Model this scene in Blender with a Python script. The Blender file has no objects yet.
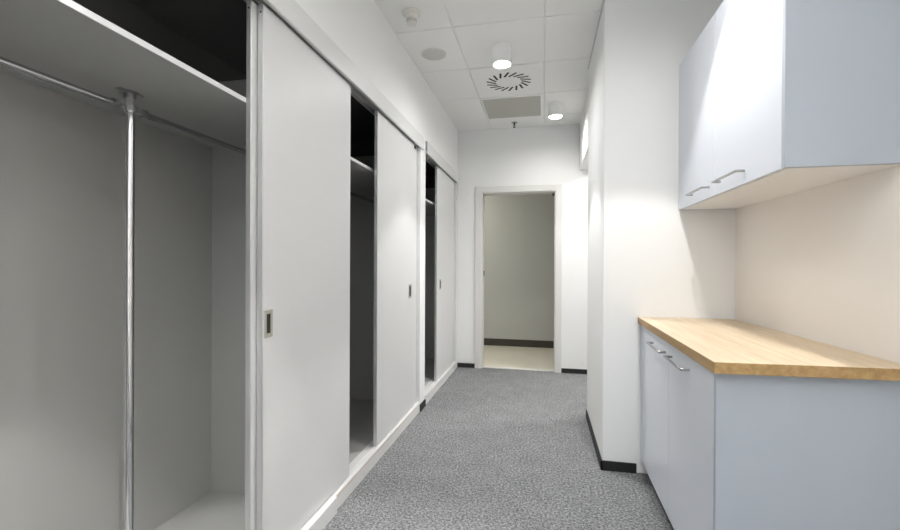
import bpy, bmesh, math, random
from mathutils import Matrix, Vector
random.seed(7)
S = bpy.context.scene
COL = S.collection

# ------------------------------------------------------------------ materials
def mat(name, color, rough=0.5, metal=0.0, spec=0.5, emit=None, es=0.0, bump=None, mottled=None):
    m = bpy.data.materials.new(name); m.use_nodes = True
    nt = m.node_tree; b = nt.nodes['Principled BSDF']
    b.inputs['Base Color'].default_value = (*color, 1)
    b.inputs['Roughness'].default_value = rough
    b.inputs['Metallic'].default_value = metal
    b.inputs['Specular IOR Level'].default_value = spec
    if emit:
        b.inputs['Emission Color'].default_value = (*emit, 1); b.inputs['Emission Strength'].default_value = es
    tc = nt.nodes.new('ShaderNodeTexCoord')
    if mottled:
        sc, amt = mottled
        n = nt.nodes.new('ShaderNodeTexNoise'); n.inputs['Scale'].default_value = sc; n.inputs['Detail'].default_value = 3
        nt.links.new(tc.outputs['Object'], n.inputs['Vector'])
        r = nt.nodes.new('ShaderNodeMapRange')
        r.inputs['To Min'].default_value = 1 - amt; r.inputs['To Max'].default_value = 1 + amt
        nt.links.new(n.outputs['Fac'], r.inputs['Value'])
        mx = nt.nodes.new('ShaderNodeVectorMath'); mx.operation = 'SCALE'
        mx.inputs[0].default_value = color
        nt.links.new(r.outputs['Result'], mx.inputs['Scale'])
        nt.links.new(mx.outputs['Vector'], b.inputs['Base Color'])
    if bump:
        sc, st, dist = bump
        n2 = nt.nodes.new('ShaderNodeTexNoise'); n2.inputs['Scale'].default_value = sc; n2.inputs['Detail'].default_value = 4
        nt.links.new(tc.outputs['Object'], n2.inputs['Vector'])
        bp = nt.nodes.new('ShaderNodeBump'); bp.inputs['Strength'].default_value = st; bp.inputs['Distance'].default_value = dist
        nt.links.new(n2.outputs['Fac'], bp.inputs['Height']); nt.links.new(bp.outputs['Normal'], b.inputs['Normal'])
    return m

def carpet_mat():
    m = mat('carpet', (.3, .3, .3), .95, spec=.1)
    nt = m.node_tree; b = nt.nodes['Principled BSDF']; L = nt.links.new
    tc = nt.nodes.new('ShaderNodeTexCoord')
    n1 = nt.nodes.new('ShaderNodeTexNoise'); n1.inputs['Scale'].default_value = 78; n1.inputs['Detail'].default_value = 6; n1.inputs['Roughness'].default_value = .95
    n3 = nt.nodes.new('ShaderNodeTexNoise'); n3.inputs['Scale'].default_value = 7; n3.inputs['Detail'].default_value = 2
    for n in (n1, n3): L(tc.outputs['Object'], n.inputs['Vector'])
    cr = nt.nodes.new('ShaderNodeValToRGB')
    e = cr.color_ramp.elements
    e[0].position = .415; e[0].color = (.045, .046, .048, 1)
    e[1].position = .63; e[1].color = (.50, .505, .51, 1)
    x = e.new(.51); x.color = (.225, .228, .232, 1)
    a2 = nt.nodes.new('ShaderNodeMath'); a2.operation = 'MULTIPLY_ADD'; a2.inputs[1].default_value = .04
    sb = nt.nodes.new('ShaderNodeMath'); sb.operation = 'SUBTRACT'; sb.inputs[1].default_value = .02
    L(n1.outputs['Fac'], sb.inputs[0])
    L(n3.outputs['Fac'], a2.inputs[0]); L(sb.outputs[0], a2.inputs[2])
    L(a2.outputs[0], cr.inputs['Fac']); L(cr.outputs['Color'], b.inputs['Base Color'])
    bp = nt.nodes.new('ShaderNodeBump'); bp.inputs['Strength'].default_value = .5; bp.inputs['Distance'].default_value = .004
    L(n1.outputs['Fac'], bp.inputs['Height']); L(bp.outputs['Normal'], b.inputs['Normal'])
    return m

def oak_mat(name, c0, c1, rough):
    m = mat(name, c0, rough)
    nt = m.node_tree; b = nt.nodes['Principled BSDF']; L = nt.links.new
    tc = nt.nodes.new('ShaderNodeTexCoord'); mp = nt.nodes.new('ShaderNodeMapping')
    mp.inputs['Scale'].default_value = (26, 1.1, 26)
    L(tc.outputs['Object'], mp.inputs['Vector'])
    n = nt.nodes.new('ShaderNodeTexNoise'); n.inputs['Scale'].default_value = 1.6; n.inputs['Detail'].default_value = 6; n.inputs['Distortion'].default_value = .5
    L(mp.outputs['Vector'], n.inputs['Vector'])
    mp2 = nt.nodes.new('ShaderNodeMapping'); mp2.inputs['Scale'].default_value = (160, 7, 160)
    L(tc.outputs['Object'], mp2.inputs['Vector'])
    n2 = nt.nodes.new('ShaderNodeTexNoise'); n2.inputs['Scale'].default_value = 1.5; n2.inputs['Detail'].default_value = 3
    L(mp2.outputs['Vector'], n2.inputs['Vector'])
    a = nt.nodes.new('ShaderNodeMath'); a.operation = 'MULTIPLY_ADD'; a.inputs[1].default_value = .45
    sb = nt.nodes.new('ShaderNodeMath'); sb.operation = 'SUBTRACT'; sb.inputs[1].default_value = .22
    L(n.outputs['Fac'], sb.inputs[0]); L(n2.outputs['Fac'], a.inputs[0]); L(sb.outputs[0], a.inputs[2])
    cr = nt.nodes.new('ShaderNodeValToRGB'); e = cr.color_ramp.elements
    e[0].position = .3; e[0].color = (*c0, 1); e[1].position = .7; e[1].color = (*c1, 1)
    L(a.outputs[0], cr.inputs['Fac']); L(cr.outputs['Color'], b.inputs['Base Color'])
    return m

M = {}
M['wall'] = mat('white_wall_paint', (.84, .84, .83), .85, spec=.2, bump=(260, .08, .001), mottled=(1.2, .012))
M['niche'] = mat('cream_wall_paint', (.89, .845, .79), .8, spec=.2, bump=(260, .08, .001))
M['ceiling'] = mat('ceiling_tile', (.87, .868, .85), .9, spec=.15, bump=(420, .12, .001), mottled=(160, .03))
M['grid'] = mat('ceiling_grid', (.70, .70, .69), .6)
M['carpet'] = carpet_mat()
M['base'] = mat('black_skirting', (.012, .012, .012), .6, mottled=(220, .5))
M['grey'] = mat('light_grey_laminate', (.66, .66, .655), .42, mottled=(3, .015))
M['inside'] = mat('shaded_laminate_interior', (.45, .45, .435), .5)  # same laminate as the doors, coloured darker for the shade inside
M['trim'] = mat('white_laminate_trim', (.70, .70, .69), .45)
M['rail'] = mat('satin_aluminium', (.62, .62, .62), .38, .75)
M['tan'] = mat('tan_edge_strip', (.62, .40, .20), .8)
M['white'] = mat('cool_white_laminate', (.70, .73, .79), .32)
M['shadebody'] = mat('shaded_laminate_carcass', (.43, .468, .52), .38)  # door laminate darkened; the shade on the ends is put into the colour
M['under'] = mat('bounce_lit_underside', (.90, .885, .87), .4)  # lighter than the cabinet white; bounce off the worktop put into the colour
M['chrome'] = mat('chrome', (.78, .78, .79), .14, 1)
M['rod'] = mat('polished_steel_rod', (.55, .55, .555), .13, 1)
M['steel'] = mat('brushed_steel', (.42, .42, .43), .32, 1)
M['nickel'] = mat('nickel_pull', (.44, .42, .36), .35, .5)
M['dark'] = mat('dark_recess', (.02, .02, .018), .7)
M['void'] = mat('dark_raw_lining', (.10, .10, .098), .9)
M['black'] = mat('black_plastic', (.015, .015, .015), .5)
M['oak'] = oak_mat('oak_laminate_top', (.66, .51, .34), (.80, .66, .48), .42)
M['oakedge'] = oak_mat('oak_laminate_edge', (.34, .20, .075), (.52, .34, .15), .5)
M['frame'] = mat('door_frame_paint', (.70, .69, .66), .4)
M['far'] = mat('greige_wall_paint', (.50, .50, .455), .85, spec=.2)
M['skirt'] = mat('olive_skirting', (.045, .042, .028), .6)
M['tile'] = mat('beige_floor_tile', (.62, .58, .49), .4, mottled=(5, .08))
M['lampwhite'] = mat('white_lamp_body', (.88, .88, .87), .45)
M['lens'] = mat('lit_lamp_lens', (.9, .9, .9), .4, emit=(1, .965, .91), es=60)
M['device'] = mat('ivory_plastic', (.74, .73, .68), .5)
M['speakergrey'] = mat('grey_speaker_mesh', (.60, .59, .555), .7, bump=(1500, .3, .001))
M['plate'] = mat('grey_perforated_plate', (.46, .455, .415), .7, bump=(1400, .3, .001))
M['glass'] = mat('window_glass', (1, 1, 1), .02)
M['glass'].node_tree.nodes['Principled BSDF'].inputs['Transmission Weight'].default_value = 1

# ------------------------------------------------------------------ mesh helpers
def box(bm, x0, x1, y0, y1, z0, z1, bev=0.0, seg=1):
    r = bmesh.ops.create_cube(bm, size=1)
    vs = r['verts']
    bmesh.ops.scale(bm, verts=vs, vec=(abs(x1-x0), abs(y1-y0), abs(z1-z0)))
    bmesh.ops.translate(bm, verts=vs, vec=((x0+x1)/2, (y0+y1)/2, (z0+z1)/2))
    if bev:
        es = list({e for v in vs for e in v.link_edges})
        bmesh.ops.bevel(bm, geom=es, offset=bev, segments=seg, affect='EDGES', profile=.5)
    return bm

def prism(bm, pts, z0, z1, bev=0):
    """extrude polygon (x, y) list from z0 to z1"""
    a = [bm.verts.new((p[0], p[1], z0)) for p in pts]; b = [bm.verts.new((p[0], p[1], z1)) for p in pts]
    n = len(pts); fs = [bm.faces.new(a[::-1]), bm.faces.new(b)]
    for i in range(n): fs.append(bm.faces.new((a[i], a[(i+1) % n], b[(i+1) % n], b[i])))
    bmesh.ops.recalc_face_normals(bm, faces=fs)
    if bev:
        es = list({e for v in a+b for e in v.link_edges})
        bmesh.ops.bevel(bm, geom=es, offset=bev, segments=1, affect='EDGES')
    return bm

def cyl(bm, p0, p1, r, n=24, r2=None):
    p0, p1 = Vector(p0), Vector(p1); d = p1-p0
    m = Matrix.Translation((p0+p1)/2) @ d.to_track_quat('Z', 'Y').to_matrix().to_4x4()
    bmesh.ops.create_cone(bm, cap_ends=True, segments=n, radius1=r, radius2=r if r2 is None else r2, depth=d.length, matrix=m)
    return bm

def lathe(bm, prof, c, n=40):
    """prof: (radius, z) list, spun round the vertical through c"""
    rings = []
    for r, z in prof:
        if r < 1e-6: rings.append([bm.verts.new((c[0], c[1], c[2]+z))])
        else: rings.append([bm.verts.new((c[0]+r*math.cos(2*math.pi*i/n), c[1]+r*math.sin(2*math.pi*i/n), c[2]+z)) for i in range(n)])
    fs = []
    for a, b in zip(rings, rings[1:]):
        for i in range(n):
            j = (i+1) % n
            if len(a) == 1 and len(b) == 1: continue
            if len(a) == 1: fs.append(bm.faces.new((a[0], b[j], b[i])))
            elif len(b) == 1: fs.append(bm.faces.new((a[i], a[j], b[0])))
            else: fs.append(bm.faces.new((a[i], a[j], b[j], b[i])))
    bmesh.ops.recalc_face_normals(bm, faces=fs)
    return bm

def tube(bm, pts, r, n=12):
    """round bar following a polyline with mitred corners"""
    pts = [Vector(p) for p in pts]; rings = []
    up = Vector((0, 0, 1))
    for i, p in enumerate(pts):
        t = ((pts[i]-pts[i-1]).normalized() if i else Vector()) + ((pts[i+1]-pts[i]).normalized() if i < len(pts)-1 else Vector())
        t.normalize()
        s = t.cross(up)
        if s.length < 1e-4: s = t.cross(Vector((1, 0, 0)))
        s.normalize(); u = s.cross(t).normalized()
        k = 1.0
        if 0 < i < len(pts)-1:
            k = 1/max(.5, t.dot((pts[i+1]-pts[i]).normalized()))
        rings.append([bm.verts.new(p + s*(r*k*math.cos(2*math.pi*j/n)) + u*(r*math.sin(2*math.pi*j/n))) for j in range(n)])
    fs = []
    for a, b in zip(rings, rings[1:]):
        for j in range(n): fs.append(bm.faces.new((a[j], a[(j+1) % n], b[(j+1) % n], b[j])))
    fs.append(bm.faces.new(rings[0])); fs.append(bm.faces.new(rings[-1]))
    bmesh.ops.recalc_face_normals(bm, faces=fs)
    return bm

def obj(name, bm, m, parent=None, smooth=False):
    me = bpy.data.meshes.new(name)
    o0 = Vector((0, 0, 0))
    if parent is not None:
        q = parent
        while q: o0 += q.location; q = q.parent
    bmesh.ops.translate(bm, verts=bm.verts[:], vec=-o0)
    bm.to_mesh(me); bm.free()
    for mm in (m if isinstance(m, (list, tuple)) else [m]): me.materials.append(M[mm])
    if smooth:
        for p in me.polygons: p.use_smooth = True
        try: me.set_sharp_from_angle(angle=math.radians(40))
        except Exception: pass
    o = bpy.data.objects.new(name, me); COL.objects.link(o)
    if parent is not None: o.parent = parent
    return o

def B(*a, bev=0.0):
    return box(bmesh.new(), *a, bev=bev)

def thing(name, label, cat, loc, group=None):
    o = bpy.data.objects.new(name, None); COL.objects.link(o); o.location = loc; o.empty_display_size = .1
    return tag(o, label, cat, group)

def tag(o, label, cat, group=None):
    o['label'] = label; o['category'] = cat
    if group: o['group'] = group
    return o

def struct(name, bm, m, label=None, parent=None, cat=None):
    o = obj(name, bm, m, parent)
    o['kind'] = 'structure'
    if label: o['label'] = label
    if cat: o['category'] = cat
    return o

# ------------------------------------------------------------------ key dimensions (metres)
XW = -1.006            # wardrobe front line
XBACK = -1.65          # inside of the wardrobe backs
XP = .355              # corridor face of the pillar
XR = 1.095             # niche right wall
YP, YP2 = 2.755, 3.69   # pillar near / far face
YE = 5.12              # end wall
ZC = 2.838             # ceiling
YB = -2.9              # wall behind the viewpoint

# ------------------------------------------------------------------ room shell
struct('floor', B(-1.75, 2.9, YB-.2, YE+.06, -.1, 0), 'carpet', 'mottled grey loop carpet along the corridor', cat='floor')

bm = bmesh.new()                                   # left wall: above and between the wardrobes, and the stretch behind the viewpoint
box(bm, -1.80, XW-.004, .36, YE, 2.32, 2.95)
box(bm, -1.80, XW-.002, 3.50, 3.655, 0, 2.32)
box(bm, -1.80, -1.69, .36, YE, 0, 2.32)
box(bm, -1.80, XW, YB, .36, 0, 2.95)
struct('wall_left', bm, 'wall', 'white wall above the built-in wardrobes', cat='wall')

bm = bmesh.new()                                   # end wall with the doorway
box(bm, -1.80, -.75, YE, YE+.14, 0, 2.95)
box(bm, .165, 2.9, YE, YE+.14, 0, 2.95)
box(bm, -.75, .165, YE, YE+.14, 2.12, 2.95)
struct('wall_end', bm, 'wall', 'white end wall around the open doorway', cat='wall')

bm = bmesh.new()                                   # pillar between the cabinet niche and the side passage
box(bm, XP, 2.9, YP, YP2, 0, 2.95, bev=.004)
struct('wall_pillar', bm, 'wall', 'white wall pillar beside the cabinets', cat='wall')
struct('wall_header', B(.397, .62, YP2, YE, 2.315, 2.95, bev=.003), 'wall', 'white bulkhead over the side passage on the right', cat='wall')
def xw(y): return 1.072+(YP-y)*.0285
struct('wall_right', prism(bmesh.new(), [(xw(YB), YB), (1.40, YB), (1.40, YP), (xw(YP), YP)], 0, 2.95), 'niche', 'cream wall behind the worktop', cat='wall')
struct('wall_passage', B(2.78, 2.9, YP2, YE, 0, 2.95), 'wall', 'white wall at the end of the side passage', cat='wall')

bm = bmesh.new()                                   # wall behind the viewpoint, with a wide window
box(bm, -1.80, -.80, YB-.2, YB, 0, 2.95); box(bm, .90, 1.40, YB-.2, YB, 0, 2.95)
box(bm, -.80, .90, YB-.2, YB, 0, .55); box(bm, -.80, .90, YB-.2, YB, 2.45, 2.95)
struct('wall_back', bm, 'wall', 'white wall behind the viewpoint with a wide window', cat='wall')
bm = bmesh.new()
for a in ((-.80, -.75, .55, 2.45), (.85, .90, .55, 2.45), (.02, .08, .60, 2.40), (-.75, .85, .55, .60), (-.75, .85, 2.40, 2.45)):
    box(bm, a[0], a[1], YB-.14, YB-.07, a[2], a[3], bev=.003)
w1 = struct('window_1', bm, 'frame', 'white window behind the viewpoint', cat='window')
obj('pane', B(-.75, .85, YB-.108, YB-.102, .60, 2.40), 'glass', w1)

# ceiling: grid of mineral tiles with real joints over a backing
bm = bmesh.new()
xs = [-1.02, -.605, 0.0, .60, 1.2, 1.8, 2.4, 2.92]
ys = [YE+.02]
y = 4.765
while y > YB-.1: ys.append(y); y -= .633
ys.append(YB-.2); ys = ys[::-1]
g = .0035
for i in range(len(xs)-1):
    for j in range(len(ys)-1):
        if xs[i] >= 1.15 and ys[j+1] < YP: continue
        if ys[j+1]-ys[j] < .03: continue
        box(bm, xs[i]+g, xs[i+1]-g, ys[j]+g, ys[j+1]-g, ZC, ZC+.02, bev=.003)
n = len(bm.faces)
box(bm, -1.02, 2.92, YB-.2, YE+.02, ZC+.006, ZC+.10)
bm.faces.ensure_lookup_table()
for f in bm.faces[n:]: f.material_index = 1
c = struct('ceiling', bm, ['ceiling', 'grid'], 'white suspended tile ceiling', cat='ceiling')
# dark shadow-gap angle where the tiles meet the pillar
bm = bmesh.new(); box(bm, XP-.010, XP, YP, YP2, ZC-.006, ZC)
struct('trim_1', bm, 'rail', 'thin grey edge trim where the ceiling meets the pillar', cat='trim')

# skirtings
struct('baseboard_pillar', box(box(bmesh.new(), XP-.010, XP, YP-.010, YP2, 0, .057, bev=.001), XP-.010, .548, YP-.010, YP, 0, .057, bev=.001), 'base', 'black skirting round the foot of the pillar', cat='skirting')
struct('baseboard_end', box(box(bmesh.new(), XW+.004, -.792, YE-.010, YE, 0, .052, bev=.001), .209, 2.7, YE-.010, YE, 0, .052, bev=.001), 'base', 'black skirting on the end wall', cat='skirting')
struct('baseboard_left', box(bmesh.new(), XW-.002, XW+.010, 3.50, 3.652, 0, .058, bev=.001), 'base', 'short black skirting on the wall stub between the wardrobes', cat='skirting')

# doorway in the end wall
bm = bmesh.new()
for x0, x1 in ((-.792, -.715), (.137, .207)): box(bm, x0, x1, YE-.016, YE, 0, 2.158, bev=.002)
box(bm, -.715, .137, YE-.016, YE, 2.085, 2.158, bev=.002)
for x0, x1 in ((-.748, -.705), (.127, .163)): box(bm, x0, x1, YE, YE+.15, 0, 2.10)
box(bm, -.705, .127, YE, YE+.15, 2.075, 2.10)
d1 = struct('door_1', bm, 'frame', 'off-white frame of the open doorway in the end wall', cat='door frame')
obj('strike_plate', B(-.705, -.699, YE+.09, YE+.125, 1.10, 1.16), 'dark', d1)
obj('hinge_bracket', B(.100, .127, YE+.02, YE+.05, 2.035, 2.062), 'dark', d1)
obj('threshold', B(-.705, .127, YE+.03, YE+.10, 0, .006), 'frame', d1)

# room beyond the doorway
bm = bmesh.new()
for i in range(-4, 4):
    for j in range(3):
        box(bm, -.2+i*.6+.0006, -.2+(i+1)*.6-.0006, YE+.06+j*.6+.0006, YE+.06+(j+1)*.6-.0006, -.03, .0, bev=.001)
struct('floor_beyond', bm, 'tile', 'beige tiled floor beyond the doorway', cat='floor')
YF = 6.60
struct('wall_beyond', box(box(box(bmesh.new(), -2.6, 2.2, YF, YF+.1, 0, 2.7), -2.7, -2.6, YE+.14, YF+.1, 0, 2.7), 2.2, 2.3, YE+.14, YF+.1, 0, 2.7), 'far', 'greige wall of the room beyond the doorway', cat='wall')
struct('ceiling_beyond', B(-2.7, 2.3, YE+.14, YF+.1, 2.7, 2.8), 'wall', 'ceiling of the room beyond the doorway', cat='ceiling')
struct('baseboard_beyond', B(-2.6, 2.2, YF-.012, YF, 0, .105), 'skirt', 'dark skirting in the room beyond the doorway', cat='skirting')

# ------------------------------------------------------------------ wardrobes
XD = -1.024            # face of the front sliding doors
def recessed_pull(door, y0, y1, z0, z1, xf):
    h = obj('handle', bmesh.new(), 'nickel', door)
    bpy.data.objects.remove(h)
    bm = bmesh.new(); t = .013
    for a in ((y0, y0+t, z0, z1), (y1-t, y1, z0, z1), (y0+t, y1-t, z0, z0+t*1.2), (y0+t, y1-t, z1-t*1.2, z1)):
        box(bm, xf-.004, xf+.003, a[0], a[1], a[2], a[3], bev=.001)
    h = obj('handle', bm, 'nickel', door)
    obj('finger_recess', B(xf-.0005, xf+.0008, y0+t, y1-t, z0+t*1.2, z1-t*1.2), 'dark', h)
    return h

def sliding_door(root, y0, y1, xf, th=.018, z0=.088, z1=2.206, pull=None, profile=True, stop=None):
    d = obj('door', B(xf-th, xf, y0, y1, z0, z1, bev=.0015), 'grey', root)
    if profile:
        bm = bmesh.new()
        box(bm, xf-th-.003, xf+.001, y0-.003, y0+.0035, z0, z1, bev=.001)
        obj('edge_profile', bm, 'rail', d)
        obj('screw', cyl(bmesh.new(), (xf-th/2, y0-.005, z1-.03), (xf-th/2, y0-.002, z1-.03), .0035, 12), 'dark', d)
    if pull: recessed_pull(d, *pull, xf)
    if stop: obj('door_stop', B(*stop, bev=.001), 'black', d)
    return d

def wardrobe_shell(root, y0, y1, jamb_y, plinths, header, shelves, parts):
    zt, zc = 2.32, 2.158
    obj('back_panel', B(XBACK-.018, XBACK, y0, y1, .0, zc), 'inside', root)
    obj('side_panel', B(XBACK, -1.09, y0, y0+.018, .076, zc), 'inside', root)
    obj('side_panel', B(XBACK, -1.09, y1-.018, y1, .076, zc), 'inside', root)
    bm = bmesh.new()                                    # dark lining round the void above the boards
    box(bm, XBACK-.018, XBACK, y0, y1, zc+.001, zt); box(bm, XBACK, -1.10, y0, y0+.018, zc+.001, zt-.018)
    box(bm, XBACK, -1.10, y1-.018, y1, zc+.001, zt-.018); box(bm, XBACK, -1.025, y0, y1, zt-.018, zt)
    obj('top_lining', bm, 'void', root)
    obj('bottom_panel', B(XBACK, -1.009, y0, y1, .058, .076), 'inside', root)
    for p in parts:
        obj('partition', B(XBACK, -1.095, p, p+.018, .076, zc), 'inside', root)
    for (a, b) in shelves:
        bm = B(XBACK, -1.070, a, b, 1.829, 1.847, bev=.001)
        for f in bm.faces:
            f.normal_update()
            if f.normal.x > .5: f.material_index = 1       # front edge coloured lighter, as if catching the light
        obj('shelf', bm, ['inside', 'grey'], root)
    for (a, b, xo) in plinths:
        p = obj('plinth', B(-1.035, XW+xo, a, b, 0, .082, bev=.002), 'trim', root)
        if xo < .003: obj('tan_strip', B(XW+xo-.003, XW+xo+.0006, a+.003, b-.12, .0665, .0695), 'tan', p)  # thin tan line along the plinth front
    bm = bmesh.new()                                    # two-channel bottom rail
    for x in (-1.045, -1.017): box(bm, x-.0025, x+.0025, y0+.02, y1-.02, .076, .0835, bev=.0008)
    box(bm, -1.092, -1.010, y0+.02, y1-.02, .076, .0785)
    obj('bottom_track', bm, 'trim', root)
    bm = bmesh.new()
    for x in (-1.088, -1.0465): box(bm, x-.0015, x+.0015, y0+.02, y1-.02, 2.212, 2.240)
    box(bm, -1.090, -1.012, y0+.02, y1-.02, 2.236, 2.240)
    obj('top_track', bm, 'rail', root)
    a, b = header
    bm = bmesh.new(); box(bm, -1.012, XW+.010, a, b, 2.208, 2.308, bev=.002); box(bm, -1.012, XW+.006, a, b, 2.308, 2.319, bev=.002)
    obj('header_board', bm, 'trim', root)
    a, b = jamb_y
    obj('jamb', B(-1.10, -1.036, a, b, .0835, 2.24, bev=.001), 'grey', root)

def rod(root, y0, y1, x=-1.40, z=1.770, r=.0115, ends=(True, True)):
    o = obj('hanging_rod', cyl(bmesh.new(), (x, y0, z), (x, y1, z), r, 24), 'rod', root, True)
    for e, yy, s in ((ends[0], y0, 1), (ends[1], y1, -1)):
        if e: obj('rod_socket', cyl(bmesh.new(), (x, yy+s*.0005, z), (x, yy+s*.013, z), .019, 24), 'steel', o, True)
    return o

W1Y0, W1Y1 = .36, 3.49
W = thing('wardrobe', 'long grey built-in wardrobe nearest on the left, with an open bay showing shelf and rod', 'wardrobe', (-1.33, 1.925, 0), 'built-in wardrobes along the left wall')
wardrobe_shell(W, W1Y0, W1Y1, (3.392, 3.485), [(W1Y0, 1.985, .012), (1.987, 3.498, 0)], (W1Y0, 3.560), [(W1Y0+.018, 1.903), (1.921, W1Y1-.018)], [1.903])
sliding_door(W, 1.434, 2.184, XD, pull=(1.444, 1.494, .957, 1.062))
sliding_door(W, 2.577, 3.388, XD, pull=(3.232, 3.300, .972, 1.078), stop=(-1.036, -1.0165, 3.36, 3.40, 2.176, 2.196))
sliding_door(W, 1.402, 2.150, -1.051, th=.016)
PY = 1.232
rod(W, W1Y0+.018, PY-.050, ends=(True, False)); rod(W, PY+.050, 1.903, ends=(False, True)); rod(W, 1.921, W1Y1-.018, z=1.760)
pole = obj('support_pole', cyl(bmesh.new(), (-1.40, PY, .076), (-1.40, PY, 1.829), .0150, 28), 'chrome', W, True)
bm = bmesh.new(); lathe(bm, [(0, 0), (.030, 0), (.030, -.003), (.018, -.007), (.0175, -.024), (0, -.024)], (-1.40, PY, 1.8288), 32)
for s in (-1, 1): box(bm, -1.40-.012, -1.40+.012, PY+s*.024, PY+s*.045, 1.8258, 1.8286, bev=.001)
obj('ceiling_flange', bm, 'steel', pole, True)
bm = bmesh.new(); lathe(bm, [(0, 0), (.030, 0), (.030, .003), (.018, .007), (.0175, .024), (0, .024)], (-1.40, PY, .0762), 32)
obj('floor_flange', bm, 'steel', pole, True)
bm = bmesh.new(); cyl(bm, (-1.40, PY, 1.759), (-1.40, PY, 1.785), .0200, 28)
for zz in (1.7645, 1.7795): cyl(bm, (-1.40, PY, zz-.002), (-1.40, PY, zz+.002), .0215, 28)
obj('clamp', bm, 'chrome', pole, True)
for s in (-1, 1):
    bm = bmesh.new()
    box(bm, -1.40-.003, -1.40+.003, min(PY+s*.017, PY+s*.053), max(PY+s*.017, PY+s*.053), 1.759, 1.785, bev=.002)
    cyl(bm, (-1.40, PY+s*.046, 1.772), (-1.40, PY+s*.062, 1.772), .0152, 24)
    e = obj('rod_bracket', bm, 'steel', pole, True)
    obj('bolt', cyl(bmesh.new(), (-1.40+.002, PY+s*.032, 1.772), (-1.40+.009, PY+s*.032, 1.772), .0055, 6), 'chrome', W)

W2Y0, W2Y1 = 3.66, 5.10
V = thing('wardrobe', 'smaller light grey built-in wardrobe beside the end wall, one sliding door left ajar', 'wardrobe', (-1.33, 4.395, 0), 'built-in wardrobes along the left wall')
wardrobe_shell(V, W2Y0, W2Y1, (4.965, 5.05), [(W2Y0, W2Y1, 0.004)], (3.694, 5.115), [(W2Y0+.018, W2Y1-.018)], [])
sliding_door(V, 4.145, 4.955, XD, pull=(4.258, 4.325, .980, 1.084))
rod(V, W2Y0+.018, W2Y1-.018, z=1.760)
obj('end_stile', B(-1.035, XW, 5.045, 5.118, .082, 2.208, bev=.001), 'trim', V)

# ------------------------------------------------------------------ base cabinet, worktop, wall cabinet
XRC = 1.050
def skew(x, near):                                  # the near end runs a touch out of square
    return near + (x-.534)*.056

YG = 2.142
C = thing('base_cabinet', 'cool white two-door base cabinet under the oak worktop', 'cabinet', (.82, 2.15, 0))
XF = .556
N0 = 1.566
prism_end = prism(bmesh.new(), [(XF-.001, skew(XF, N0)), (xw(1.6)-.006, skew(XR, N0)), (xw(1.6)-.006, skew(XR, N0)+.018), (XF-.001, skew(XF, N0)+.018)], 0, .893, bev=.001)
obj('end_panel', prism_end, 'shadebody', C)
bm = bmesh.new()
box(bm, XF+.019, XRC-.012, 1.612, 2.738, .082, .100); box(bm, XF+.019, XRC-.012, 1.612, 2.738, .873, .892)
box(bm, XRC-.012, XRC-.003, 1.612, 2.738, .082, .892); box(bm, XF+.019, XRC-.012, 2.720, 2.738, .10, .873)
obj('carcass', bm, 'shadebody', C)
obj('filler_strip', B(XF-.002, XF+.018, 2.708, 2.740, .082, .890, bev=.001), 'white', C)
obj('kickboard', B(.606, .620, 1.612, 2.738, 0, .082), 'black', C)

def bar_handle(door, xface, y0, y1, z, out=.030, r=.0056):
    h = obj('handle', tube(bmesh.new(), [(xface, y0, z), (xface-out, y0, z), (xface-out, y1, z), (xface, y1, z)], r), 'steel', door, True)
    return h
for (a, b, h0, h1) in ((1.588, YG-.0015, 1.847, 2.090), (YG+.0015, 2.705, 2.196, 2.446)):
    d = obj('door', B(XF, XF+.018, a, b, .086, .886, bev=.0012), 'white', C)
    bar_handle(d, XF, h0, h1, .830)

C.rotation_euler[2] = -.0125; C.location.x += .008

T0 = 1.526
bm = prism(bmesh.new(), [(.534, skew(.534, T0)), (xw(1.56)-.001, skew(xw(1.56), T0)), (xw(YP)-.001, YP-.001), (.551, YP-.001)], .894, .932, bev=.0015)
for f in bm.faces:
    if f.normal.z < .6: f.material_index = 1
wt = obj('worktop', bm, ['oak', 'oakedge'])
tag(wt, 'light oak laminate worktop on the base cabinet', 'worktop')

U = thing('wall_cabinet', 'cool white two-door wall cabinet hung above the oak worktop', 'cabinet', (.93, 2.2, 1.56))
XU = .770; UY0 = 1.612; UZ0, UZ1 = 1.560, 2.405
obj('end_panel', B(XU-.001, xw(UY0)-.002, UY0, UY0+.020, UZ0, UZ1, bev=.001), 'shadebody', U)
obj('end_panel', B(XU+.019, xw(YP)-.001, YP-.020, YP-.002, UZ0, UZ1), 'shadebody', U)
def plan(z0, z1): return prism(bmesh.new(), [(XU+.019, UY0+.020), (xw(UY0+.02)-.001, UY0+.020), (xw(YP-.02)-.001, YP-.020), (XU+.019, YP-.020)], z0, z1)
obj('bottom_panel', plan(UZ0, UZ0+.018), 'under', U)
obj('top_panel', plan(UZ1-.018, UZ1), 'shadebody', U)
obj('back_panel', B(1.055, 1.063, UY0+.020, YP-.020, UZ0+.018, UZ1-.018), 'shadebody', U)
for (a, b, h0, h1) in ((UY0+.022, 2.2095, 1.904, 2.140), (2.2125, YP-.003, 2.273, 2.506)):
    d = obj('door', B(XU, XU+.018, a, b, UZ0+.001, UZ1, bev=.0012), 'white', U)
    bar_handle(d, XU, h0, h1, 1.611)

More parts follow.
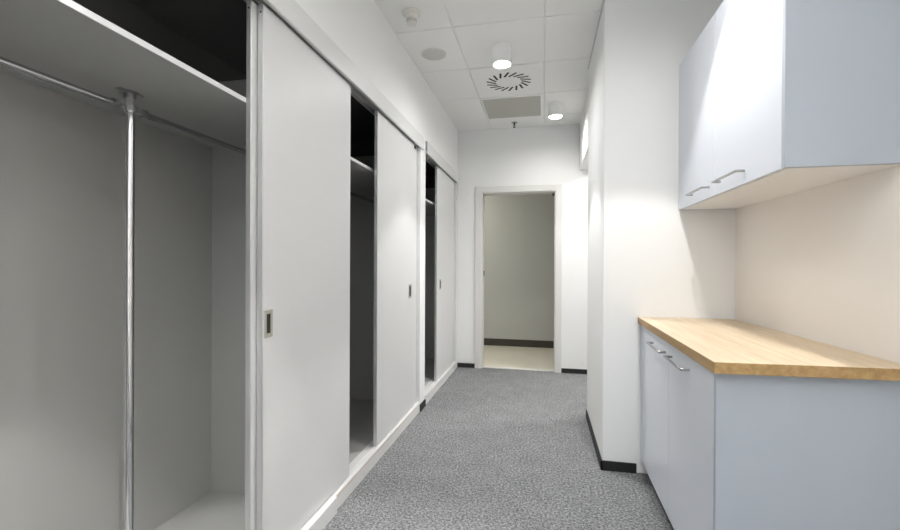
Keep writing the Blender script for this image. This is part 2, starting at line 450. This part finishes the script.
# ------------------------------------------------------------------ ceiling fittings
def downlight(x, y, label, power, h=.130, angle=74, fill=30, blend=.25):
    L = thing('downlight', label, 'ceiling lamp', (x, y, ZC-h), 'surface-mounted ceiling downlights')
    r = .070
    obj('housing', lathe(bmesh.new(), [(0, h), (r, h), (r, .003), (r-.003, 0), (r-.008, 0), (r-.009, .012), (0, .012)], (x, y, ZC-h), 48), 'lampwhite', L, True)
    obj('lens', lathe(bmesh.new(), [(0, 0.009), (r-.010, .009), (r-.010, .0115), (0, .0115)], (x, y, ZC-h), 40), 'lens', L, True)
    d = bpy.data.lights.new('downlight_beam', 'SPOT'); d.energy = power; d.spot_size = math.radians(angle); d.spot_blend = blend; d.shadow_soft_size = .035
    d.color = (1, .985, .965)
    o = bpy.data.objects.new('downlight_beam', d); COL.objects.link(o); o.location = (x, y, ZC-h-.006)
    d = bpy.data.lights.new('downlight_fill', 'SPOT'); d.energy = fill; d.spot_size = math.radians(172); d.spot_blend = 1; d.shadow_soft_size = .06  # added wide spot that lifts the ambient light
    d.color = (.985, .99, 1)
    o = bpy.data.objects.new('downlight_fill', d); COL.objects.link(o); o.location = (x, y, ZC-h-.006)
    return L
P = 60
downlight(-.303, 3.20, 'lit white cylinder downlight above the round swirl vent, nearer of the two in view', P*1.0)
downlight(.113, 4.44, 'lit white cylinder downlight beside the square grey vent plate near the end wall', P*.38, fill=19)
downlight(.490, 1.92, 'white cylinder downlight above the cabinets, out of view', P*.85, fill=9, angle=81, blend=.2)
downlight(-.600, .60, 'added white cylinder downlight over the near bay of the wardrobe, out of view', P*1.6, fill=14, angle=64)  # added unseen lamp that brightens the open wardrobe bay
downlight(.300, -.9, 'added fill downlight farthest behind the viewpoint, unseen', P*.4, fill=4)  # added unseen lamp, fill from behind the camera

t = thing('smoke_detector', 'small ivory smoke detector on the near left ceiling tile', 'smoke detector', (-.826, 2.645, ZC-.078))
cx, cy = -.826, 2.645
obj('base', lathe(bmesh.new(), [(0, 0), (.058, 0), (.058, -.010), (.052, -.016), (0, -.016)], (cx, cy, ZC), 40), 'device', t, True)
obj('sensor_head', lathe(bmesh.new(), [(0, -.016), (.044, -.016), (.038, -.030), (.030, -.038), (.030, -.048), (0, -.048)], (cx, cy, ZC), 40), 'device', t, True)
bm = bmesh.new()
for k in range(12):
    a = 2*math.pi*k/12
    b2 = bmesh.ops.create_cube(bm, size=1)['verts']
    bmesh.ops.scale(bm, verts=b2, vec=(.006, .010, .018))
    bmesh.ops.rotate(bm, verts=b2, matrix=Matrix.Rotation(a, 3, 'Z'), cent=(0, 0, 0))
    bmesh.ops.translate(bm, verts=b2, vec=(cx+.030*math.cos(a), cy+.030*math.sin(a), ZC-.057))
cyl(bm, (cx, cy, ZC-.066), (cx, cy, ZC-.048), .024, 24)
obj('vent_ring', bm, 'speakergrey', t)
obj('cap', lathe(bmesh.new(), [(0, -.066), (.033, -.066), (.031, -.075), (.020, -.078), (0, -.078)], (cx, cy, ZC), 40), 'device', t, True)

t = thing('ceiling_speaker', 'flush round grey ceiling speaker beyond the smoke detector', 'speaker', (-.823, 3.205, ZC-.006))
obj('rim', lathe(bmesh.new(), [(.089, 0), (.096, 0), (.096, -.003), (.093, -.005), (.089, -.004)], (-.823, 3.205, ZC), 48), 'device', t, True)
obj('grille', lathe(bmesh.new(), [(0, 0), (.089, 0), (.089, -.003), (.05, -.0045), (0, -.005)], (-.823, 3.205, ZC), 48), 'speakergrey', t, True)

t = thing('air_diffuser', 'square white ceiling air diffuser with a ring of dark swirl slots', 'air vent', (-.3025, 3.815, ZC-.008))
obj('face_plate', B(-.598, -.006, 3.507, 4.127, ZC-.005, ZC-.0005, bev=.001), 'ceiling', t)
for k in range(18):
    a = 2*math.pi*(k+.35)/18
    bm = bmesh.new(); box(bm, -.047, .047, -.0088, .0088, ZC-.0062, ZC-.0045)
    R = .150
    bmesh.ops.rotate(bm, verts=bm.verts[:], matrix=Matrix.Rotation(a+math.radians(29), 3, 'Z'), cent=(0, 0, 0))
    bmesh.ops.translate(bm, verts=bm.verts[:], vec=(-.3025+R*math.cos(a), 3.815+R*math.sin(a), 0))
    obj('slot', bm, 'dark', t)

t = thing('return_air_grille', 'flat grey perforated return air plate between the swirl vent and sprinkler', 'air vent', (-.3025, 4.46, ZC-.009))
bm = bmesh.new()
for a in ((-.600, -.588, 4.150, 4.755), (-.032, -.004, 4.150, 4.755), (-.588, -.032, 4.150, 4.178), (-.588, -.032, 4.743, 4.755)):
    box(bm, a[0], a[1], a[2], a[3], ZC-.006, ZC-.0005, bev=.001)
obj('frame', bm, 'lampwhite', t)
obj('perforated_plate', B(-.588, -.032, 4.178, 4.743, ZC-.004, ZC-.0008), 'plate', t)

t = thing('sprinkler', 'small chrome pendant sprinkler on the ceiling near the end wall', 'sprinkler', (-.326, 4.93, ZC-.06))
sx, sy = -.326, 4.93
obj('escutcheon', lathe(bmesh.new(), [(0, 0), (.034, 0), (.034, -.003), (.020, -.010), (0, -.010)], (sx, sy, ZC), 32), 'steel', t, True)
bm = bmesh.new(); cyl(bm, (sx, sy, ZC-.030), (sx, sy, ZC-.010), .009, 16)
for s in (-1, 1): tube(bm, [(sx+s*.008, sy, ZC-.028), (sx+s*.013, sy, ZC-.040), (sx+s*.003, sy, ZC-.054)], .0025, 8)
cyl(bm, (sx, sy, ZC-.054), (sx, sy, ZC-.030), .003, 10)
obj('frame_arms', bm, 'dark', t, True)
obj('deflector', cyl(bmesh.new(), (sx, sy, ZC-.058), (sx, sy, ZC-.0545), .013, 20), 'dark', t)

# ------------------------------------------------------------------ window daylight and added unseen fill lights
def area(name, loc, rot, sx, sy, power, color):
    d = bpy.data.lights.new(name, 'AREA'); d.shape = 'RECTANGLE'; d.size = sx; d.size_y = sy; d.energy = power; d.color = color
    o = bpy.data.objects.new(name, d); COL.objects.link(o); o.location = loc; o.rotation_euler = rot
    return o
area('window_daylight', (.05, YB+.02, 1.5), (math.radians(90), 0, 0), 1.6, 1.8, 10, (.86, .93, 1.0))
area('far_room_fill', (-1.7, 5.9, 2.66), (0, 0, 0), .5, .3, 16, (1, .95, .84))  # added light without a fixture, brightens the far room
u = area('ceiling_fill', (.0, -.7, 1.2), (math.radians(182), 0, 0), .9, .5, 46, (.97, .985, 1)); u.data.spread = math.radians(115)  # unseen area light added to lift the ceiling and ambient level
area('passage_fill', (1.7, 4.4, ZC-.02), (0, 0, 0), .5, .5, 30, (1, .985, .96))  # added unseen light, fills in from the side passage

wd = bpy.data.worlds.new('world'); S.world = wd; wd.use_nodes = True
bg = wd.node_tree.nodes['Background']; bg.inputs['Color'].default_value = (.72, .85, 1, 1); bg.inputs['Strength'].default_value = 1.0

# ------------------------------------------------------------------ camera
f, yaw, pitch, roll = 433.2, .2118, -.0024, -.0044
def cam_map(v):
    X, Y, Z = v
    c, s = math.cos(yaw), math.sin(yaw)
    x = c*X+s*Y; d = -s*X+c*Y; z = Z
    cp, sp = math.cos(pitch), math.sin(pitch)
    d, z = cp*d+sp*z, -sp*d+cp*z
    cr, sr = math.cos(roll), math.sin(roll)
    x, z = cr*x-sr*z, sr*x+cr*z
    return x, z, -d
R = Matrix([cam_map(e) for e in ((1, 0, 0), (0, 1, 0), (0, 0, 1))])   # rows: world axes in camera space
cam = bpy.data.cameras.new('camera'); cam.sensor_width = 36; cam.lens = f/900*36; cam.clip_start = .02
co = bpy.data.objects.new('camera', cam); COL.objects.link(co)
co.matrix_world = Matrix.Translation((0, 0, 1.24)) @ R.to_4x4()
S.camera = co
S.view_settings.view_transform = 'Standard'; S.view_settings.look = 'None'
S.view_settings.gamma = 1; S.view_settings.use_curve_mapping = False
S.view_settings.exposure = 0.36
